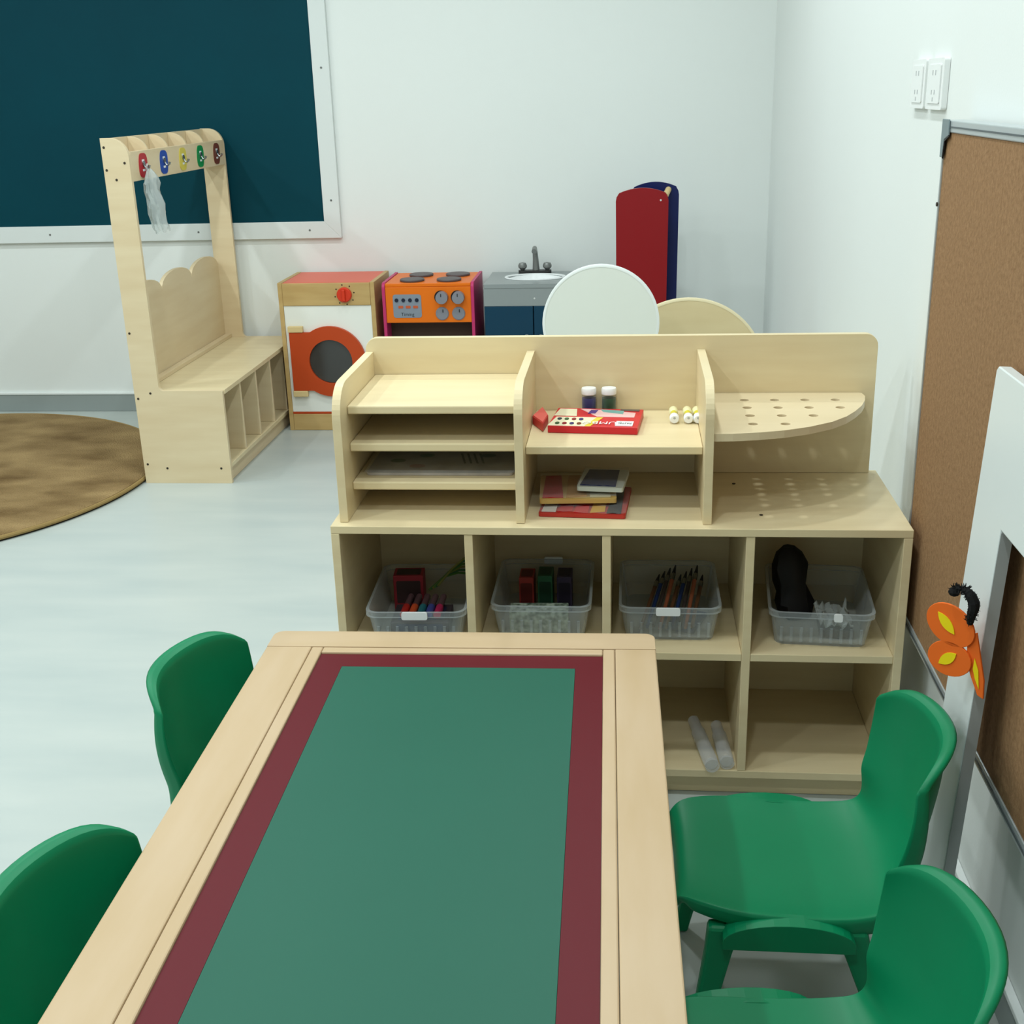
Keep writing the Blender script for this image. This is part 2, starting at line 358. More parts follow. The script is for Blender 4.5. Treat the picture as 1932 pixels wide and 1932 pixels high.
# ------------------------------------------------------------------ toy stove
sx0, sx1, sy, sz = -.49, -.07, 3.02, .69; syb = 3.36
t = thing('toy_stove', 'orange toy cooker with magenta sides and four dark burners', 'toy stove', ((sx0+sx1)/2, (sy+syb)/2, 0))
for x in (sx0, sx1-.014):
    o = [(sy, .0), (syb, .0), (syb, sz+.004)] + arc(sy+.025, sz+.004-.025, .025, .5*PI, PI, 6)
    finish(MB().prism(o, FX, x, x+.014), 'side_panel', MAGENTA, t, .0015)
a0, a1 = sx0+.0145, sx1-.0145
TOP = B(t, 'hob_top', ORANGE, a0, a1, sy+.006, syb-.002, sz-.016, sz, .003)
FP = B(t, 'control_panel', ORANGE, a0, a1, sy+.004, sy+.018, .512, sz-.0165, .002)
B(t, 'oven_back', DARKIN, a0, a1, sy+.1, sy+.11, .05, .51, 0)
B(t, 'oven_shelf', DARKIN, a0, a1, sy+.02, sy+.099, .28, .295, .001)
B(t, 'oven_door', MAGENTA, a0, a1, sy+.004, sy+.018, .05, .279, .002)
for x, y in ((-.362, 3.10), (-.192, 3.10), (-.345, 3.255), (-.172, 3.255)):
    finish(MB().lathe([(.055, 0), (.057, .006), (.055, .010), (.02, .011), (.001, .011)], (x, y, sz+.0002), 28), 'burner', mat('burner_grey', (88, 80, 82), .45), TOP, smooth=True)
yk = sy+.0035
finish(MB().prism(rrect(-.442, .535, -.312, .641, .012), FY, yk-.001, yk), 'display_plate', PLATEG, FP)
for k in range(4): finish(MB().cyl((-.425+k*.031, yk-.001, .615), (-.425+k*.031, yk-.004, .615), .0085, n=14), 'button', mat('button_navy', (24, 30, 50), .4), FP)
for k in range(3): finish(MB().prism(rrect(-.418+k*.034, .578, -.396+k*.034, .59, .003), FY, yk-.0022, yk-.001), 'printed_key', mat('print_orange', (196, 90, 50), .5), FP)
text_mesh('Timing', .022, lambda u, v: (-.377+u, yk-.0014, .55+v), FP, mat('print_dark', (40, 44, 50), .5))
for k, (x, z) in enumerate(((-.221, .627), (-.146, .627), (-.218, .553), (-.143, .553))):
    kd = .0275 if k < 2 else .002
    finish(MB().cyl((x, yk, z), (x, yk-.003, z), .030, n=24), 'knob_ring', BLACK if k < 2 else KNOBG, FP)
    o = finish(MB().lathe([(.028, 0), (.027, -kd), (.001, -kd)], (x+(.006 if k < 2 else 0), yk-.003, z), 24, 'y'), 'knob', KNOBG, FP, smooth=True)
    finish(MB().box(x+.002, x+.006, yk-.0035-kd, yk-.003-kd, z+.005, z+.019), 'knob_pointer', BLACK, o, base=FP['_b'])

# ------------------------------------------------------------------ toy sink
kx0, kx1, ky, kz = -.022, .42, 2.99, .686; kyb = 3.37
t = thing('toy_sink', 'toy kitchen sink with grey top, white basin and dark blue doors', 'toy sink', ((kx0+kx1)/2, (ky+kyb)/2, 0))
bc = (.195, 3.19)
TOPK = finish(MB().prism(rrect(kx0, ky, kx1, kyb, .006), FZ, kz-.018, kz, [circ(bc[0], bc[1], .125, 36, .085)]), 'counter_top', GREYTOP, t, .002)
mb = MB(); n = 36; pr = [(.142, .098, .001), (.14, .096, .005), (.128, .086, .004), (.12, .08, -.02), (.10, .065, -.05), (.03, .02, -.055)]
vs = [(bc[0]+a*math.cos(2*PI*j/n), bc[1]+b*math.sin(2*PI*j/n), kz+h) for a, b, h in pr for j in range(n)]
fs = [(i*n+j, i*n+(j+1) % n, (i+1)*n+(j+1) % n, (i+1)*n+j) for i in range(len(pr)-1) for j in range(n)]+[tuple(range((len(pr)-1)*n, len(pr)*n))]
finish(mb.add(vs, fs), 'basin', SINKW, t, smooth=True)
AP = B(t, 'front_band', GREYTOP, kx0, kx1, ky+.002, ky+.016, .588, kz-.0185, .001)
finish(MB().cyl((.205, ky+.002, .622), (.205, ky+.0005, .622), .004, n=10), 'screw', mat('screw_light', (210, 210, 208), .4), AP)
for x in (kx0, kx1-.016): B(t, 'side_panel', BLUE, x, x+.016, ky+.0165, kyb, 0, kz-.0185)
B(t, 'back_panel', BLUE, kx0+.0165, kx1-.0165, kyb-.01, kyb-.001, .01, kz-.07)
xm = (kx0+kx1)/2
for a, b in ((kx0+.001, xm-.002), (xm+.002, kx1-.001)):
    d = B(t, 'door', BLUE, a, b, ky+.002, ky+.016, .05, .5872, .002)
    hx = b-.03 if a < .1 else a+.03
    finish(MB().cyl((hx, ky+.002, .45), (hx, ky-.016, .45), .011, n=16), 'door_knob', GREYTOP, d, base=t['_b'])
B(t, 'kick_plate', BLUE, kx0+.0165, kx1-.0165, ky+.03, ky+.044, .001, .049)
F = finish(MB().prism(rrect(.108, 3.288, .262, 3.332, .016), FZ, kz+.0005, kz+.016), 'faucet_base', mat('faucet_base_dark', (50, 50, 50), .4), t, .002)
finish(MB().tube([(.19, 3.315, kz+.016), (.189, 3.315, kz+.06), (.187, 3.31, kz+.1), (.187, 3.29, kz+.118), (.187, 3.255, kz+.108)], [.017, .014, .012, .0115, .012], 14), 'spout', FAUC, F, smooth=True)
for x in (.127, .243): finish(MB().lathe([(.008, 0), (.012, .005), (.02, .013), (.021, .022), (.016, .033), (.001, .037)], (x, 3.31, kz+.016), 18), 'tap_handle', FAUC, F, smooth=True)

# ------------------------------------------------------------------ folded red and navy boards
t = thing('folded_board_stand', 'tall folded stand of a red and a navy board leaning near the back corner', 'folding board', (.69, 3.0, 0))
def tall(x0, x1, z1, y, m, nm):
    w = (x1-x0)/2; c = (x0+x1)/2; sag = .026
    top = [(c+w*.88*u, z1-sag*u*u*.8) for u in [1-2*i/12 for i in range(13)]]
    o = [(x0+.008, .0), (x1-.008, .0), (x1, z1-.055), (x1-.003, z1-.038), (x1-.009, z1-.028)] + top + [(x0+.009, z1-.028), (x0+.003, z1-.038), (x0, z1-.055)]
    return finish(MB().prism(o, FY, y, y+.016), nm, m, t, .004)
R_ = tall(.566, .79, 1.092, 2.95, RED, 'red_board'); tall(.632, .838, 1.108, 3.06, NAVY, 'navy_board')
finish(MB().cyl((.757, 2.9495, 1.04), (.757, 2.9485, 1.04), .004, n=10), 'screw', MATS['screw_light'], R_, base=t['_b'])
finish(MB().cyl((.776, 2.9665, 1.055), (.792, 3.0595, 1.075), .013, n=14), 'dowel', NATW, t, smooth=True)
finish(MB().cyl((.70, 2.9665, .5), (.70, 3.0595, .5), .011, n=14), 'dowel', NATW, t, smooth=True)
finish(MB().cyl((.70, 2.9665, .12), (.70, 3.0595, .12), .011, n=14), 'dowel', NATW, t, smooth=True)

# ------------------------------------------------------------------ round boards behind the shelf unit
def round_board(name, label, cx, cz, y, r, m, edge):
    t = thing(name, label, 'round board', (cx, y+.01, 0))
    finish(MB().prism(circ(cx, cz, r, 64), FY, y+.001, y+.02), 'round_panel', m, t, .003)
    mb = MB(); n = 64
    mb.lathe([(r, 0), (r+.0045, .002), (r+.0045, .019), (r, .021), (r-.004, .021), (r-.004, 0)], (cx, y, cz), n, 'y')
    mb.f = [f for f in mb.f if len(f) == 4]
    k = len(mb.v)//n
    mb.f += [((k-1)*n+j, (k-1)*n+(j+1) % n, (j+1) % n, j) for j in range(n)]
    finish(mb, 'edge_band', edge, t, smooth=True)
    for s in (-.6, .6):
        B(t, 'leg', CREAM, cx+s*r-.02, cx+s*r+.02, y+.0225, y+.042, .022, cz, .002)
        B(t, 'foot', CREAM, cx+s*r-.02, cx+s*r+.02, y-.08, y+.11, .0, .0215, .003)
    return t
round_board('round_board_stand', 'round white board standing upright behind the shelf unit', .535, .785, 1.5, .183, DISCW, WHITE_TRIM)
round_board('arched_board_stand', 'cream rounded board standing behind the white round board', .826, .555, 1.75, .262, CREAM, EDGE)

# ------------------------------------------------------------------ storage cabinet (base)
CW, CD, CH = 1.2, .402, .641
t = thing('storage_cabinet', 'low birch cubby cabinet with eight compartments holding clear trays', 'cabinet', (CW/2, CD/2, 0))
B(t, 'top_board', BIRCH_X, 0, CW, 0, CD, CH-.017, CH, .0012)
for x in (0, CW-.018): B(t, 'side_panel', BIRCH, x, x+.018, 0, CD, 0, CH-.0175, .0012)
DV = (.284, .573, .868)
xs = [.018]+[v for d in DV for v in (d, d+.018)]+[CW-.018]
for d in DV: B(t, 'divider', BIRCH, d, d+.018, .002, CD-.016, .0735, CH-.0175, .0012)
for i in range(4):
    B(t, 'middle_shelf', BIRCH_X, xs[2*i]+.0003, xs[2*i+1]-.0003, .003, CD-.016, .34, .357, .0012)
B(t, 'bottom_shelf', BIRCH_X, .0185, CW-.0185, .001, CD-.016, .055, .073, .0012)
B(t, 'back_panel', BIRCH, .0185, CW-.0185, CD-.0155, CD-.004, .02, CH-.0175, 0)
B(t, 'kick_plate', BIRCH, .0185, CW-.0185, .03, .046, .001, .0545, .0012)

# ------------------------------------------------------------------ desk-top hutch
HBk = .381; Z0 = CH+.0005
t = thing('desktop_organizer', 'birch desktop organizer with paper slots and pen shelf on top of the cabinet', 'organizer', (.6, .2, Z0))
finish(MB().prism(rrect(.016, Z0, 1.18, .966, rs=(0, 0, .028, .028)), FY, HBk, HBk+.018), 'back_panel', BIRCH, t, .0015)
PX = (.016, .393, .78)
for x in PX:
    o = [(HBk-.0005, Z0), (.024, Z0)] + [(.024, .865)] + arc(.024+.075, .934-.069, .075, PI, .5*PI, 10, .069)[1:] + [(HBk-.0005, .934)]
    finish(MB().prism(o, FX, x, x+.018), 'side_panel', BIRCH, t, .0012)
def bull(x0, x1, y0, y1, z1, th, nm='shelf'):
    o = arc(y0+th/2, z1-th/2, th/2, .5*PI, 1.5*PI, 6) + [(y1, z1-th), (y1, z1)]
    return finish(MB().prism([(p[0], p[1]) for p in o], FX, x0, x1), nm, BIRCH_X, t)
for z in (.880, .798, .712): B(t, 'paper_shelf', BIRCH_X, PX[0]+.0185, PX[1]-.0005, .085, HBk-.0005, z-.018, z, .003)
B(t, 'middle_shelf', BIRCH_X, PX[1]+.0185, PX[2]-.0005, .078, HBk-.0005, .776, .793, .002)
out = [(.7985, HBk-.0005), (.7985, .034), (.837, .036), (.89, .046), (.941, .061), (.995, .088), (1.047, .127), (1.083, .17), (1.108, .213), (1.13, .26), (1.145, .307), (1.152, .345), (1.150, .372), (1.145, HBk-.0005)]
hol = [circ(x, y, .0102, 14) for y, n_ in ((.311, 4), (.244, 4), (.177, 3), (.110, 2)) for x in [.883+.0662*i for i in range(n_)]]
finish(MB().prism(out, FZ, .817, .833, hol), 'pen_shelf', mat('birch_pen_shelf', (229, 211, 176), .38, var=1, scale=(3, 20, 3), rgb2=(222, 203, 166)), t)
for x, y in ((.865, .295), (.905, .085)):
    finish(MB().cyl((x, y, Z0+.0002), (x, y, Z0+.0012), .004, n=10), 'screw', SCREW, t)

# ------------------------------------------------------------------ things on the organizer
zm = .7932
for x, nm, c, lb in ((.535, 'blue', (30, 40, 110), 'small paint jar with blue paint and white lid on the organizer'), (.581, 'green', (20, 74, 34), 'small paint jar with green paint and white lid on the organizer')):
    yj = .361
    t = thing('paint_jar', lb, 'paint jar', (x, yj, zm), group='paint jars')
    finish(MB().lathe([(.015, 0), (.0165, .003), (.0165, .04), (.0145, .043)], (x, yj, zm), 24), 'jar', JARC, t, smooth=True)
    finish(MB().lathe([(.0140, .001), (.0158, .004), (.0158, .034), (.001, .035)], (x, yj, zm), 20), 'paint', col('paint_'+nm, c, .35), t, smooth=True)
    finish(MB().lathe([(.0168, .0432), (.0172, .045), (.0172, .055), (.016, .0575), (.001, .058)], (x, yj, zm), 28), 'lid', LIDW, t, smooth=True)

# crayon boxes (the red one with printed top, upside down to the viewer) and the open end beside it
BXW = mat('box_red', (206, 40, 48), .4)
ca, sa = math.cos(math.radians(-3)), math.sin(math.radians(-3))
t = thing('crayon_box', 'red and white crayon box with printed lettering on the organizer shelf', 'crayon box', (.556, .254, zm), math.radians(-5.5))
bx = (-.112, .1, -.082, .078)
def SL(a, b, z0, z1, nm, m): return finish(MB().box(a[0], a[1], b[0], b[1], z0, z1), nm, m, t, .001)
CB = SL((-.098, .097), (-.078, .0765), .0002, .016, 'carton', BXW)
zt = .0163
KS = .915
LAY = [0]
def P(nm, m, pts):
    LAY[0] += 1
    return finish(MB().prism([(u*KS, v*.955) for u, v in pts], FZ, zt-.0002, zt+.0001+.00015*LAY[0]), nm, m, CB)
P('printed_white', mat('print_cream', (236, 228, 196), .45), [(-.108, -.08), (-.02, -.08), (.0, -.002), (-.098, -.002)])
P('printed_yellow', mat('print_yellow', (232, 208, 70), .45), [(-.02, -.08), (-.006, -.08), (.016, -.002), (.0, -.002)])
P('printed_pale_band', mat('print_pink', (236, 190, 186), .45), [(.0, .004), (.09, .004), (.09, .045), (-.03, .072), (-.05, .072)])
P('printed_label', MATS['print_cream'], [(-.106, .006), (-.05, .006), (-.058, .07), (-.1, .07)])
P('printed_teal', mat('print_teal', (120, 168, 160), .45), [(.01, .046), (.06, .03), (.06, .06), (.0, .07)])
P('printed_dark_band', mat('print_grey', (96, 84, 76), .45), [(.05, .062), (.097, .06), (.097, .075), (.05, .075)])
P('printed_purple', mat('print_purple', (88, 62, 130), .45), [(-.026, .03), (-.008, .03), (-.004, .062), (-.022, .06)])
P('printed_plate', LIDW, [(.052, -.072), (.093, -.072), (.093, -.034), (.052, -.034)])
text_mesh('JUMBO', .027, lambda u, v: (.015-u, -.05-v*1.1, zt+.0019), CB, LIDW)
text_mesh('PASTEL', .0095, lambda u, v: (.0665-u, -.0505-v*1.8, zt+.0019), CB, mat('print_dark', (40, 44, 50), .5))
for k in range(4):
    for j, yy in enumerate((-.022, -.058)):
        c = [(30, 40, 60), (50, 90, 50), (140, 30, 40), (60, 50, 110), (120, 60, 30)][(k+j) % 5]
        finish(MB().prism(circ(-.08+.016*k, yy, .005, 10, .008), FZ, zt-.0002, zt+.0018), 'printed_dot', col('dot%d' % ((k+j) % 5), c), CB)
t2 = thing('crayon_box', 'small plain red box wedged between the printed crayon box and the left divider', 'crayon box', (.432, .26, zm), 0)
q = [(.4125, .255), (.4405, .19), (.4475, .262), (.43, .335)]
finish(MB().prism(q, FZ, zm+.0002, zm+.02), 'carton', mat('box_red_plain', (206, 62, 62), .4), t2, .002)
finish(MB().prism([(.4142, .255), (.4398, .197), (.446, .262), (.4302, .328)], FZ, zm+.0202, zm+.0212), 'box_flap', mat('box_flap_red', (224, 96, 90), .4), t2)

# small yellow and white glue tubes
for k, (x, lb) in enumerate(((.727, 'first from the left, standing apart'), (.7578, 'second from the left'), (.7795-.0005, 'third from the left'), (.7795+.0005, ''))):
    if k == 3: continue
    t = thing('glue_bottle', 'tiny white bottle with yellow waist on the organizer shelf, '+lb, 'glue bottle', (x, .31, zm), group='tiny yellow and white bottles')
    zc = zm+.0145; R2 = .0142 if k == 0 else .0105
    R2 = .0105
    zc = zm+R2
    finish(MB().lathe([(.001, 0), (R2*.8, 0), (R2, .003), (R2, .02), (R2*.7, .026)], (x, .255, zc), 20, 'y'), 'base_cap', LIDW, t, smooth=True)
    finish(MB().lathe([(R2*.7, .026), (R2*.62, .04), (R2*.7, .054)], (x, .255, zc), 20, 'y'), 'yellow_waist', mat('glue_yellow', (226, 214, 60), .4), t, smooth=True)
    finish(MB().lathe([(R2*.7, .054), (R2*.95, .058), (R2*.95, .08), (R2*.7, .088), (.001, .09)], (x, .255, zc), 20, 'y'), 'round_end', mat('glue_cream', (240, 236, 190), .4), t, smooth=True)
    finish(MB().cyl((x, .255, zc+.003), (x, .2545, zc+.003), .0028, n=10), 'nozzle_hole', DARKSLOT, t)

# plastic craft packets under the middle shelf
def packet(label, x, y, z, w, d, h, rot, cols, film=True):
    t = thing('craft_packet', label, 'packet', (x, y, z), math.radians(rot)); t['_b'] = (0., 0., 0.)
    finish(MB().prism(rrect(-w/2, -d/2, w/2, d/2, .006), FZ, 0, h), 'card', col('pk%d_%d_%d' % cols[0], cols[0], .4), t, .001)
    n = len(cols)-1
    for i, c in enumerate(cols[1:]):
        a = -w/2+.006+(w-.012)*i/n; b = -w/2+.006+(w-.012)*(i+.88)/n
        finish(MB().prism([(a, -d/2+.008), (b, -d/2+.008+.01*(i % 2)), (b-.004, d/2-.01), (a+.006, d/2-.012)], FZ, h, h+.0025), 'printed_block', col('pk%d_%d_%d' % c, c, .4), t, .0005)
    if film:
        mb = MB(); nx, ny = 14, 8
        vs = [(-w/2+w*i/nx, -d/2+d*j/ny, h+.0045+.004*noise.noise(Vector((i*.9+x*90, j*1.1, z*40)))) for j in range(ny+1) for i in range(nx+1)]
        fs = [(j*(nx+1)+i, j*(nx+1)+i+1, (j+1)*(nx+1)+i+1, (j+1)*(nx+1)+i) for j in range(ny) for i in range(nx)]
        finish(mb.add(vs, fs), 'clear_wrap', WRAP, t, smooth=True)
    return t
zz = CH+.001
packet('bottom shiny packet of red and yellow craft supplies under the middle shelf', .535, .155, zz, .185, .19, .008, -4, [(180, 50, 40), (210, 200, 190), (190, 30, 34), (200, 40, 40), (214, 160, 40), (40, 34, 34)])
packet('middle packet with red and tan print in the lower organizer bay', .515, .185, zz+.018, .165, .17, .010, 3, [(196, 160, 90), (170, 30, 30), (180, 130, 60), (190, 176, 140)])
packet('top packet with dark blue block and white border in the lower organizer bay', .572, .185, zz+.038, .1, .13, .010, -6, [(206, 210, 200), (26, 30, 78)])
# folder of picture sheets in the middle paper slot
t = thing('picture_folder', 'clear folder of picture sheets with dark strokes in the middle paper slot', 'folder', (.215, .23, .7122))
finish(MB().prism(rrect(.055, .13, .378, .36, .01), FZ, .7125, .7185), 'sheets', mat('folder_paper', (196, 186, 180), .5, var=1, scale=(14, 14, 14), rgb2=(150, 140, 130)), t, .001)
for k in range(4): finish(MB().prism([(.262+.014*k, .2), (.267+.014*k, .2), (.25+.014*k, .275), (.245+.014*k, .275)], FZ, .7186, .719), 'dark_stroke', BLACK, t)
for x, y, c in ((.11, .22, (90, 110, 80)), (.17, .26, (60, 100, 80)), (.31, .26, (60, 90, 90)), (.16, .18, (170, 130, 120))):
    finish(MB().prism(circ(x, y, .018, 12, .014), FZ, .7186, .719), 'printed_blot', col('blot%d_%d_%d' % c, c), t)
mb = MB().prism(rrect(.05, .125, .383, .365, .012), FZ, .7192, .7198); finish(mb, 'clear_cover', WRAP, t)

# ------------------------------------------------------------------ clear trays in the cubbies and what they hold
ZS = .3572
def tray(label, cx, cy, rot, handle, w=.212, d=.27, h=.082):
    t = thing('clear_tray', label, 'tray', (cx, cy, ZS), math.radians(rot), group='clear plastic trays in the cubbies'); t['_b'] = (0., 0., 0.)
    mb = MB(); loops = [(.90, 0), (.93, .012), (1.0, h-.012), (1.0, h-.012)]
    n = 6; th = .0025
    def ring(k, z, ins=0): return [(x, y, z) for x, y in rrect(-w/2*k+ins, -d/2*k+ins, w/2*k-ins, d/2*k-ins, .024*k, n)]
    rings = [ring(.9, .0), ring(.96, h*.5), ring(1.0, h-.012), ring(1.045, h-.012), ring(1.045, h), ring(1.0, h, .001), ring(.96, h*.5, th), ring(.9, th, th)]
    m = len(rings[0]); vs = [p for r in rings for p in r]
    fs = [(i*m+j, i*m+(j+1) % m, (i+1)*m+(j+1) % m, (i+1)*m+j) for i in range(len(rings)-1) for j in range(m)]
    fs += [tuple(reversed(range(m))), tuple(range((len(rings)-1)*m, len(rings)*m))]
    finish(mb.add(vs, fs), 'tub', CLEAR, t, smooth=True)
    for k in range(9):
        x = -w/2*.78+w*.78*k/8
        finish(MB().box(x-.003, x+.003, -d/2*.975-.002, -d/2*.955, .012, h*.55), 'front_rib', CLEAR, t)
    if handle:
        hx, hw_, sgn = handle
        finish(MB().prism(rrect(hx-hw_, h-.014, hx+hw_, h+.003, .004), FY, sgn*(d/2*1.045+.001), sgn*(d/2*1.045+.007)), 'handle_clip', LIDW, t, .001)
    return t
tray('clear tray with red box and coloured marker caps in the leftmost cubby', .163, .15, 2, (.0, .028, -1))
tray('clear tray with green patterned carton in the second cubby from the left', .437, .19, 0, (.012, .022, 1))
tray('clear tray with angled brushes in the third cubby from the left', .718, .19, 0, (-.005, .026, -1))
tray('clear tray with black pouch in the rightmost cubby', 1.046, .172, -4, (.032, .009, -1))
# tray contents
zf = ZS+.0035
def boxthing(name, label, cat, x, y, z, w, d, h, rot, m, tilt=0, face=None, group=None):
    t = thing(name, label, cat, (x, y, z), math.radians(rot), group); t['_b'] = (0., 0., 0.)
    if tilt: t.rotation_euler.x = math.radians(tilt)
    o = finish(MB().box(-w/2, w/2, -d/2, d/2, 0, h), 'carton', m, t, .0015)
    if face: finish(MB().prism(rrect(-w/2*.8, h*.2, w/2*.8, h*.85, .003), FY, -d/2-.0006, -d/2), 'printed_front', face, t); finish(MB().prism(rrect(-w/2*.8, -d/2*.7, w/2*.8, d/2*.7, .003), FZ, h, h+.0006), 'printed_top', face, t)
    return t
boxthing('craft_box', 'dark red box standing at the back of the leftmost tray', 'box', .118, .225, zf, .07, .05, .085, 4, col('dk_red', (150, 40, 50)), 0, col('dk_red2', (60, 40, 40)))
boxthing('craft_box', 'flat dark box under the marker caps in the leftmost tray', 'box', .165, .115, zf, .13, .1, .03, 2, col('dk_grey', (70, 60, 66)), 0, col('dk_navy', (50, 56, 90)))
for k, (c, nm) in enumerate((((190, 44, 40), 'red'), ((214, 84, 44), 'orange'), ((40, 120, 130), 'teal'), ((70, 80, 160), 'blue'), ((200, 40, 96), 'pink'))):
    x = .128+.019*k
    t = thing('marker_pen', nm+' capped marker lying across the leftmost tray', 'marker', (x, .12, zf+.03), group='markers in the leftmost tray')
    finish(MB().cyl((x, .125, zf+.041), (x, .185, zf+.041), .0072, n=12), 'barrel', mat('marker_barrel', (96, 70, 74), .4), t, smooth=True)
    finish(MB().cyl((x, .082, zf+.041), (x, .1245, zf+.041), .0086, n=12), 'cap', col('cap_'+nm, c, .35), t, smooth=True)
for k in range(6):
    c = ((80, 120, 50), (60, 100, 60), (120, 120, 60))[k % 3]
    mb = MB().tube([(.17+.004*k, .19, zf+.055+.002*k), (.2+.004*k, .22, zf+.075+.004*k), (.232+.003*k, .235, zf+.08+.007*k), (.256, .245, zf+.074+.009*k)], .0028, 6)
    solo(mb, 'chenille_stem', col('stem%d' % (k % 3), c, .9), 'bent green chenille stem in the bundle at the right of the leftmost tray', 'chenille stem', (.2, .22, zf+.05), 'green chenille stems')
boxthing('patterned_carton', 'green and white patterned carton at the front of the second tray', 'carton', .43, .112, zf, .13, .05, .05, 2, mat('pattern_green', (206, 222, 206), .5, var=1, scale=(90, 90, 90), rgb2=(60, 84, 66), detail=1))
for x, c, nm, h in ((.395, (150, 50, 44), 'red', .085), (.438, (40, 90, 60), 'green', .09), (.482, (56, 46, 70), 'dark purple', .088)):
    boxthing('craft_box', nm+' upright box behind the patterned carton in the second tray', 'box', x, .225, zf, .034, .06, h, 0, col('b2_'+nm, c), 0, col('b2f_'+nm, tuple(int(v*.6) for v in c)), 'upright boxes in the second tray')
for k in range(9):
    a = -.06+.012*k; c = ((110, 74, 48), (40, 60, 110), (70, 60, 56), (160, 90, 60))[k % 4]
    p0 = Vector((.655+.014*k, .09, zf+.012+.003*(k % 3))); p1 = Vector((.70+.0125*k, .285, zf+.06+.008*(k % 4)))
    t = thing('paint_brush', ('first', 'second', 'third', 'fourth', 'fifth', 'sixth', 'seventh', 'eighth', 'ninth')[k]+' paint brush from the left in the third tray', 'brush', tuple(p0), group='brushes in the third tray')
    finish(MB().tube([p0, p0.lerp(p1, .75)], [.0038, .005], 8), 'handle', col('brush%d' % (k % 4), c), t, smooth=True)
    finish(MB().tube([p0.lerp(p1, .752), p0.lerp(p1, .85)], [.0052, .0056], 8), 'ferrule', CHROME, t, smooth=True)
    finish(MB().tube([p0.lerp(p1, .852), p0.lerp(p1, 1)], [.0054, .0015], 8), 'bristles', BLACK, t, smooth=True)
boxthing('craft_box', 'flat dark blue box under the brushes in the third tray', 'box', .75, .15, zf, .08, .1, .012, -20, col('dk_blue', (44, 56, 96)))
mb = MB(); vs = []; nn = 16; prf = [(0, .05), (.03, .054), (.07, .05), (.11, .046), (.135, .04), (.15, .02)]
for h, r in prf:
    for j in range(nn):
        a = 2*PI*j/nn; w = r*(.92+.4*noise.noise(Vector((math.cos(a)*2, math.sin(a)*2, h*22))))
        vs.append((1.005+w*.8*math.cos(a)-h*.12, .205+w*.7*math.sin(a)+h*.25, zf+h))
fs = [(i*nn+j, i*nn+(j+1) % nn, (i+1)*nn+(j+1) % nn, (i+1)*nn+j) for i in range(len(prf)-1) for j in range(nn)]+[tuple(reversed(range(nn))), tuple(range((len(prf)-1)*nn, len(prf)*nn))]
solo(mb.add(vs, fs), 'black_pouch', mat('pouch_black', (26, 24, 26), .6), 'soft black pouch standing in the rightmost tray', 'pouch', (1.005, .205, zf), smooth=True)
mb = MB(); nx = 12
vs = [(1.04+.07*i/nx, .07+.11*j/nx, zf+.035+.022*noise.noise(Vector((i*.55, j*.55, 3)))+.012*noise.noise(Vector((i*1.3, j*1.3, 9)))) for j in range(nx+1) for i in range(nx+1)]
fs = [(j*(nx+1)+i, j*(nx+1)+i+1, (j+1)*(nx+1)+i+1, (j+1)*(nx+1)+i) for j in range(nx) for i in range(nx)]
o = solo(mb.add(vs, fs), 'plastic_wrap', BAGM, 'crumpled clear wrap at the front of the rightmost tray', 'wrap', (1.075, .125, zf), smooth=True)
sm = o.modifiers.new('thick', 'SOLIDIFY'); sm.thickness = .002
boxthing('craft_box', 'flat dark box under the clear wrap in the rightmost tray', 'box', 1.08, .13, zf, .07, .1, .02, -4, col('dk_brown', (66, 54, 48)))
# clear tubes in the bottom cubby
for p0, p1, lb in (((.812, .0, .0), (.782, .19, .0), 'longer clear plastic tube lying in the bottom cubby, left one'), ((.846, .012, .0), (.834, .17, .0), 'shorter clear plastic tube lying in the bottom cubby beside the divider')):
    r = .0165; a = Vector(p0); b = Vector(p1); a.z = b.z = .0735+r
    t = thing('clear_tube', lb, 'plastic tube', (a.x, a.y, .0735), group='clear tubes in the bottom cubby')
    d = (b-a)
    finish(MB().tube([a, a+d*.06, a+d*.7, a+d*.72, b], [r*.9, r, r, r*.85, r*.8], 20), 'tube_body', BOTTLE, t, smooth=True)
    finish(MB().tube([a-d*.05, a-d*.004], [r*.98, r*.98], 20), 'end_cap', BOTTLE, t, smooth=True)

# ------------------------------------------------------------------ activity table
TY = .0182; TZ = .5
t = thing('activity_table', 'low wooden table with green top, dark red border and maple frame', 'table', (0, 0, 0), TY)
tl, tr, tf, tn = -.0715, .6745, -.2164, -1.44
fwd_ = .088; tr_ = .022
def rail(nm, m, x0, x1, y0, y1, rs=None, r=.003, z0=TZ-.028, z1=TZ):
    return finish(MB().prism(rrect(x0, y0, x1, y1, rs=rs or (r, r, r, r)), FZ, z0, z1), nm, m, t, .0025)
rail('end_rail', TABLEWOOD_X, tl, tr, tf-.068, tf, (0, 0, .02, .02)); rail('end_rail', TABLEWOOD_X, tl, tr, tn, tn+.068, (.02, .02, 0, 0))
rail('side_rail', TABLEWOOD, tl, tl+fwd_, tn+.0686, tf-.0686, (0, 0, 0, 0)); rail('side_rail', TABLEWOOD, tr-fwd_+.012, tr, tn+.0686, tf-.0686, (0, 0, 0, 0))
ix0, ix1, iy0, iy1 = tl+fwd_+.0008, tr-fwd_+.012-.0008, tn+.0686, tf-.0686
for a in ((ix0, ix0+.022), (ix1-.022, ix1)): rail('inner_trim', TABLEWOOD, a[0], a[1], iy0, iy1, (0, 0, 0, 0), z1=TZ-.0008)
for a in ((iy1-.022, iy1), (iy0, iy0+.022)): rail('inner_trim', TABLEWOOD_X, ix0+.0226, ix1-.0226, a[0], a[1], (0, 0, 0, 0), z1=TZ-.0008)
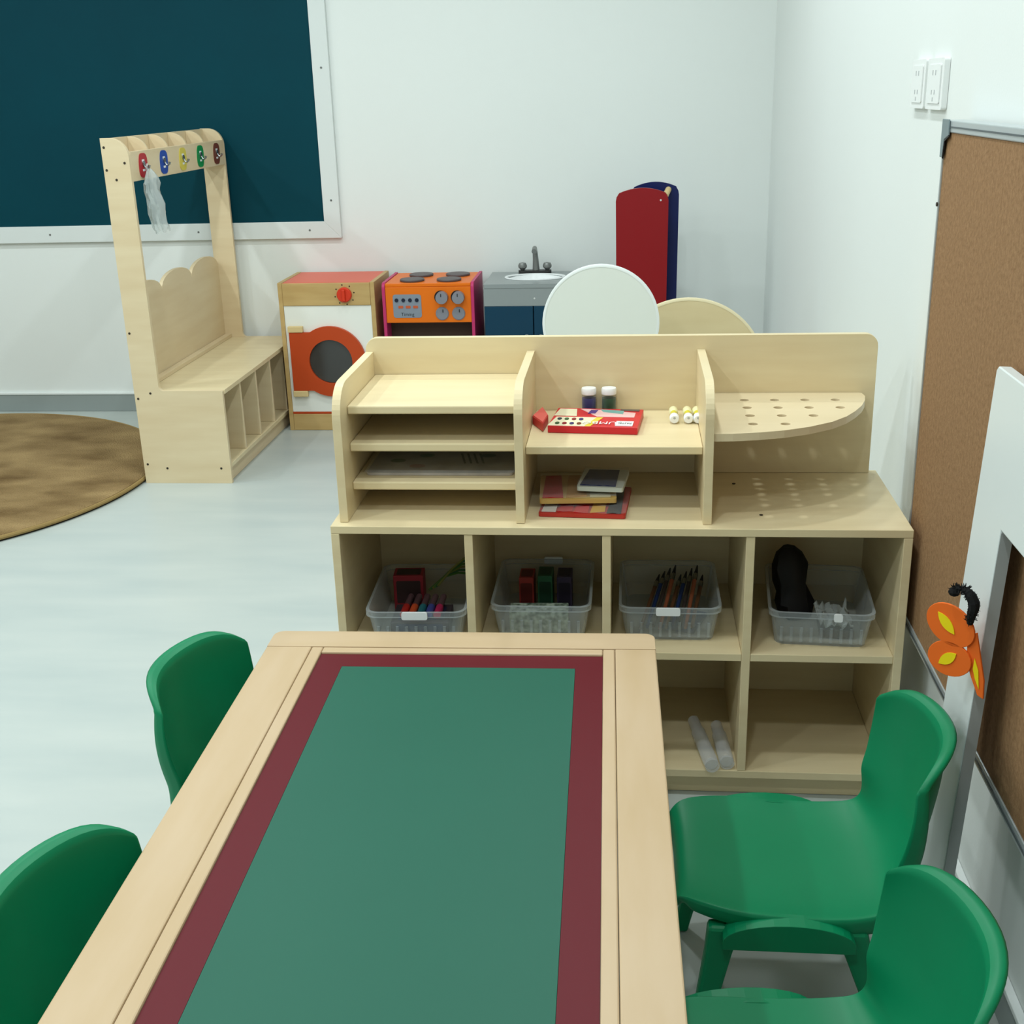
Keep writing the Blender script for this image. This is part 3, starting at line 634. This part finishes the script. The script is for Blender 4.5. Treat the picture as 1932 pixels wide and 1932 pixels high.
px0, px1, py0, py1 = ix0+.0226, ix1-.0226, iy0+.0226, iy1-.0226
bw = .05
finish(MB().prism([(px0, py0), (px1, py0), (px1, py1), (px0, py1)], FZ, TZ-.016, TZ-.005, [[(px0+bw, py0+bw), (px0+bw, py1-bw), (px1-bw, py1-bw), (px1-bw, py0+bw)]]), 'red_border', T_RED, t)
B(t, 'green_panel', T_GRN, px0+bw+.0003, px1-bw-.0003, py0+bw+.0003, py1-bw-.0003, TZ-.016, TZ-.0048, .0005)
B(t, 'top_underside', TABLEWOOD, px0, px1, py0, py1, TZ-.028, TZ-.0165, 0)
for x0, x1, y0, y1 in ((tl+.05, tl+.07, tn+.09, tf-.09), (tr-.07, tr-.05, tn+.09, tf-.09), (tl+.09, tr-.09, tf-.07, tf-.05), (tl+.09, tr-.09, tn+.05, tn+.07)):
    B(t, 'apron', TABLEWOOD, x0, x1, y0, y1, TZ-.09, TZ-.0285, .002)
for x in (tl+.008, tr-.05):
    for y in (tf-.05, tn+.008): B(t, 'leg', TABLEWOOD, x, x+.042, y, y+.042, 0, TZ-.0285, .004)

# ------------------------------------------------------------------ child chairs
def cr(ps, k=5):
    out = []
    for i in range(len(ps)-1):
        a = Vector(ps[max(i-1, 0)]); b = Vector(ps[i]); c = Vector(ps[i+1]); d = Vector(ps[min(i+2, len(ps)-1)])
        for j in range(k):
            s = j/k; out.append(.5*((2*b)+(c-a)*s+(2*a-5*b+4*c-d)*s*s+(3*b-a-3*c+d)*s**3))
    out.append(Vector(ps[-1])); return out
def chair_meshes():
    # profile: x (forward), z, half width, edge-forward curl, flange
    P5 = [(.178, .268, .112), (.172, .288, .122), (.150, .296, .144), (.08, .291, .163), (-.02, .284, .165), (-.10, .286, .162), (-.156, .302, .154), (-.188, .342, .149), (-.206, .395, .152), (-.216, .448, .156), (-.223, .502, .155), (-.227, .556, .148)]
    pr = cr([(p[0], p[1], p[2]) for p in P5], 4); n = len(pr); nv = 20
    cols_ = [-1.0, -1.0, -.985, -.93, -.84, -.7, -.5, -.25, 0, .25, .5, .7, .84, .93, .985, 1.0, 1.0]
    vs = []; m_ = len(cols_)
    for i, p in enumerate(pr):
        q0 = pr[max(i-1, 0)]; q1 = pr[min(i+1, n-1)]
        tx, tz = q1.x-q0.x, q1.y-q0.y; l = math.hypot(tx, tz) or 1; tx /= l; tz /= l
        nx, nz = tz, -tx                                   # upper / front side normal
        if nz < 0 and nx < 0: nx, nz = -nx, -nz
        s = i/(n-1)
        backness = max(0, min(1, (s-.5)/.2)); backness = backness*backness*(3-2*backness)
        for k, u in enumerate(cols_):
            y = p.z*u
            curl = .056*u*u*backness + .012*abs(u)**3*(1-backness)
            x, z = p.x+nx*curl, p.y+nz*curl
            fl = (.036 if k in (0, len(cols_)-1) else (.004 if k in (1, len(cols_)-2) else 0))*(.35+.65*math.sin(PI*min(.5, s*.9))**.6)*(1-.35*max(0, (s-.7)/.3))
            tau = max(0, (s-.55)/.45); dr = .04*abs(u)**6*tau**1.5
            x -= nx*fl; z -= nz*fl; z -= dr; x += dr*.26
            if i == n-1 and 0 < k < m_-1: x -= nx*.023; z -= nz*.023
            vs.append((x, y*(1+.0), z))
    m = len(cols_)
    fs = [(i*m+k, i*m+k+1, (i+1)*m+k+1, (i+1)*m+k) for i in range(n-1) for k in range(m-1)]
    shell = MB().add(vs, fs)
    legs = []
    for sx in (1, -1):
        for sy_ in (1, -1):
            top = Vector((.105 if sx > 0 else -.085, sy_*.150, .272)); foot = Vector((.155 if sx > 0 else -.175, sy_*.172, .0))
            mb = MB(); rings = []
            for s, w, d in ((0, .052, .026), (.18, .042, .026), (.5, .034, .024), (.93, .026, .022), (1, .026, .022)):
                c = top.lerp(foot, s); rings.append([(c.x-w/2, c.y-d/2, c.z), (c.x+w/2, c.y-d/2, c.z), (c.x+w/2, c.y+d/2, c.z), (c.x-w/2, c.y+d/2, c.z)])
            v = [p for r in rings for p in r]; f = [(i*4+j, i*4+(j+1) % 4, (i+1)*4+(j+1) % 4, (i+1)*4+j) for i in range(4) for j in range(4)]+[(3, 2, 1, 0), (16, 17, 18, 19)]
            legs.append(mb.add(v, f))
    sides = []
    for sy_ in (1, -1):
        o = arc(.01, .262, .095, 0, PI, 12, .026) + [(-.085, .25), (.105, .25)]
        o = [(-.09, .248), (.11, .248), (.11, .262)] + arc(.01, .262, .1, .15, PI-.15, 12, .034) + [(-.09, .262)]
        y = sy_*.168
        sides.append(MB().prism(o, FY, y-.015, y+.015))
    return shell, legs, sides
SHELL, LEGS, SIDES = chair_meshes()
def chair(label, x, y, rot):
    t = thing('child_chair', label, 'chair', (x, y, 0), math.radians(rot), 'green child chairs around the table'); t['_b'] = (0., 0., 0.)
    o = finish(SHELL, 'seat_shell', CHAIR, t, smooth=True)
    so = o.modifiers.new('thick', 'SOLIDIFY'); so.thickness = .011; so.offset = -1
    sb = o.modifiers.new('smooth', 'SUBSURF'); sb.levels = 1; sb.render_levels = 1
    for l in LEGS: finish(l, 'leg', CHAIR, t, .006)
    for s_ in SIDES: finish(s_, 'side_bracket', CHAIR, t, .005)
    return t
chair('green plastic child chair at the far left of the table', .03, -.468, -11)
chair('green plastic child chair in the bottom left corner, nearest on the left side', .058, -1.105, -13)
chair('green plastic child chair with its whole seat showing, right of the table', .884, -.612, 180)
chair('green plastic child chair in the bottom right corner, its back towards the wall', .818, -1.11, 185)

# ------------------------------------------------------------------ cork board standing off the right wall
kx, ky0, ky1, kz0, kz1 = 1.214, .108, -1.95, .412, 1.412
t = thing('cork_board', 'large cork pinboard with thin aluminium frame on the right wall', 'pinboard', (XR, (ky0+ky1)/2, kz0))
B(t, 'cork_sheet', CORK, kx+.003, XR-.012, ky1+.006, ky0-.006, kz0+.01, kz1-.01, 0)
B(t, 'backing_board', ALU, XR-.0115, XR-.001, ky1+.01, ky0-.01, kz0+.02, kz1-.02, 0)
B(t, 'frame_rail', ALU, kx, XR-.0125, ky1, ky0, kz1-.0095, kz1+.012, .002); B(t, 'frame_rail', ALU, kx, XR-.0125, ky1, ky0, kz0-.012, kz0+.0095, .002)
B(t, 'frame_lip', mat('frame_lip_dark', (96, 104, 108), .4, metal=.5), kx-.0012, kx-.0002, ky1, ky0, kz0-.004, kz0+.001, 0)
B(t, 'frame_lip', MATS['frame_lip_dark'], kx-.0012, kx-.0002, ky1, ky0-.03, kz1-.001, kz1+.002, 0)
for y in (ky0-.0055, ky1): B(t, 'frame_stile', ALU, kx, XR-.0125, y, y+.0055, kz0+.0098, kz1-.0098, .001)
o = [(ky0+.002, kz1+.014), (ky0-.045, kz1+.014), (ky0-.05, kz1-.014), (ky0-.02, kz1-.022), (ky0-.015, kz1-.055), (ky0+.002, kz1-.055)]
finish(MB().prism(o, FX, kx-.0035, kx-.0005), 'corner_bracket', mat('bracket_grey', (128, 142, 146), .4, metal=.3), t, .001)
finish(MB().prism([(ky0-.05, kz1-.014), (ky0-.053, kz1-.016), (ky0-.023, kz1-.026), (ky0-.018, kz1-.057), (ky0-.015, kz1-.055), (ky0-.02, kz1-.022)], FX, kx-.0032, kx-.0008), 'bracket_edge', BLACK, t)
finish(MB().cyl((kx-.0002, ky0-.003, 1.27), (kx-.0025, ky0-.003, 1.27), .004, n=10), 'screw', SCREW, t)

# ------------------------------------------------------------------ two outlets on the right wall
for y0, y1, lb in ((.585, .455, 'white wall socket plate nearer the room corner, above the cork board'), (.435, .297, 'white wall socket plate directly above the cork board edge')):
    z0, z1 = 1.437, 1.537
    t = thing('wall_socket', lb, 'socket', (XR, (y0+y1)/2, z0), group='wall sockets')
    finish(MB().prism(rrect(y1, z0, y0, z1, .006), FX, XR-.012, XR-.0005), 'cover_plate', PVC, t, .003)
    C_ = finish(MB().prism(rrect(y1+.018, z0+.012, y0-.018, z1-.012, .004), FX, XR-.0145, XR-.0122), 'socket_insert', PVC, t, .001)
    ym = (y0+y1)/2
    for dy, dz, w, h in ((-.012, .022, .003, .010), (.012, .022, .003, .010), (-.012, -.016, .003, .009), (.012, -.016, .003, .009), (0, -.03, .003, .008)):
        finish(MB().box(XR-.0148, XR-.01452, ym+dy-w, ym+dy+w, z0+.05+dz-h/2, z0+.05+dz+h/2), 'pin_slot', DARKSLOT, C_)

# ------------------------------------------------------------------ white board stand leaning on the cork board
lean = math.atan2(.05, 1.08)
t = thing('white_board_stand', 'white board frame on legs leaning against the cork board at the right edge', 'board stand', (1.148, -.9, 0))
t.rotation_euler = (0, lean, 0)
t['_b'] = (0., 0., 0.)
y0, y1 = .443, -.55
leg_w, H_, T_ = .135, 1.082, .02
o = [(y0, 0), (y0, H_-.006), (y0-.006, H_), (y1+.006, H_), (y1, H_-.006), (y1, 0), (y1+leg_w, 0), (y1+leg_w, .862), (y0-leg_w, .862), (y0-leg_w, 0)]
finish(MB().prism(o, FX, -T_/2, T_/2), 'white_panel', mat('white_laminate', (222, 228, 226), .35), t, .002)
for y_, w_ in ((y0-leg_w-.002, .002), (y1+leg_w, .002)):
    finish(MB().prism([(y_, .004), (y_+w_, .004), (y_+w_, .858), (y_, .858)], FX, -T_/2+.001, T_/2-.001), 'edge_band', mat('edge_grey', (168, 172, 172), .5), t)

# ------------------------------------------------------------------ butterfly decoration on its leg
bo = Vector((1.150, -.612, .672))
OW = mat('foam_orange', (236, 106, 30), .7); YW = mat('foam_yellow', (240, 214, 16), .7)
t = thing('butterfly_decoration', 'orange foam butterfly with yellow spots and black body on the white board leg', 'decoration', tuple(bo), math.radians(-45)); t['_b'] = (0., 0., 0.)
def wing(nm, cx, cz, a, b, rot, sp):
    w = finish(MB().prism([(cx+a*math.cos(q)*math.cos(rot)-b*math.sin(q)*math.sin(rot), cz+a*math.cos(q)*math.sin(rot)+b*math.sin(q)*math.cos(rot)) for q in [2*PI*i/28 for i in range(28)]], FY, 0, .004), nm, OW, t, .001)
    L_, W_, rr_, ox, oz = sp; pts = []
    for i in range(9): s = -1+2*i/8; pts.append((s*L_, W_*(1-s*s)))
    for i in range(1, 8): s = 1-2*i/8; pts.append((s*L_, -W_*(1-s*s)))
    pts = [(cx+ox+u*math.cos(rr_)-v*math.sin(rr_), cz+oz+u*math.sin(rr_)+v*math.cos(rr_)) for u, v in pts]
    finish(MB().prism(pts, FY, -.0015, -.0002), 'yellow_spot', YW, w, base=(0, 0, 0))
wing('upper_wing', -.040, .030, .042, .033, -.3, (.021, .0085, -.75, -.006, .002))
wing('lower_wing', -.036, -.026, .037, .029, .15, (.019, .0085, .75, -.002, .0))
w2 = finish(MB().prism([(-.012, .02), (.002, .03), (.010, 0), (.022, -.045), (.024, -.075), (.014, -.072), (.0, -.045), (-.01, -.02)], FY, .0045, .0085), 'folded_wing', OW, t, .001)
finish(MB().prism([(.004, -.012), (.012, -.03), (.016, -.06), (.008, -.045), (.003, -.03)], FY, .003, .0043), 'yellow_spot', YW, w2, base=(0, 0, 0))
pts = [(-.006, -.004, .045), (-.004, -.005, .062), (-.002, -.005, .078), (-.010, -.005, .092), (-.022, -.005, .098), (-.036, -.005, .093)]
pp = cr(pts, 6)
mb = MB().tube(pp, [.004+.0045*math.sin(PI*min(1, i/len(pp)*1.3))+.001*random.random() for i in range(len(pp))], 8)
for p in pp[2:]:
    for k in range(7):
        dv = Vector((random.uniform(-1, 1), random.uniform(-1, 1), random.uniform(-1, 1))).normalized()
        mb.tube([p+dv*.004, p+dv*.0105], [.0012, .0004], 4)
mb.lathe([(.001, -.008), (.007, -.005), (.009, 0), (.007, .005), (.001, .008)], (-.036, -.005, .089), 10)
finish(mb, 'fuzzy_body', mat('chenille_black', (18, 18, 18), .9), t)

for o in bpy.data.objects:
    if '_b' in o: del o['_b']
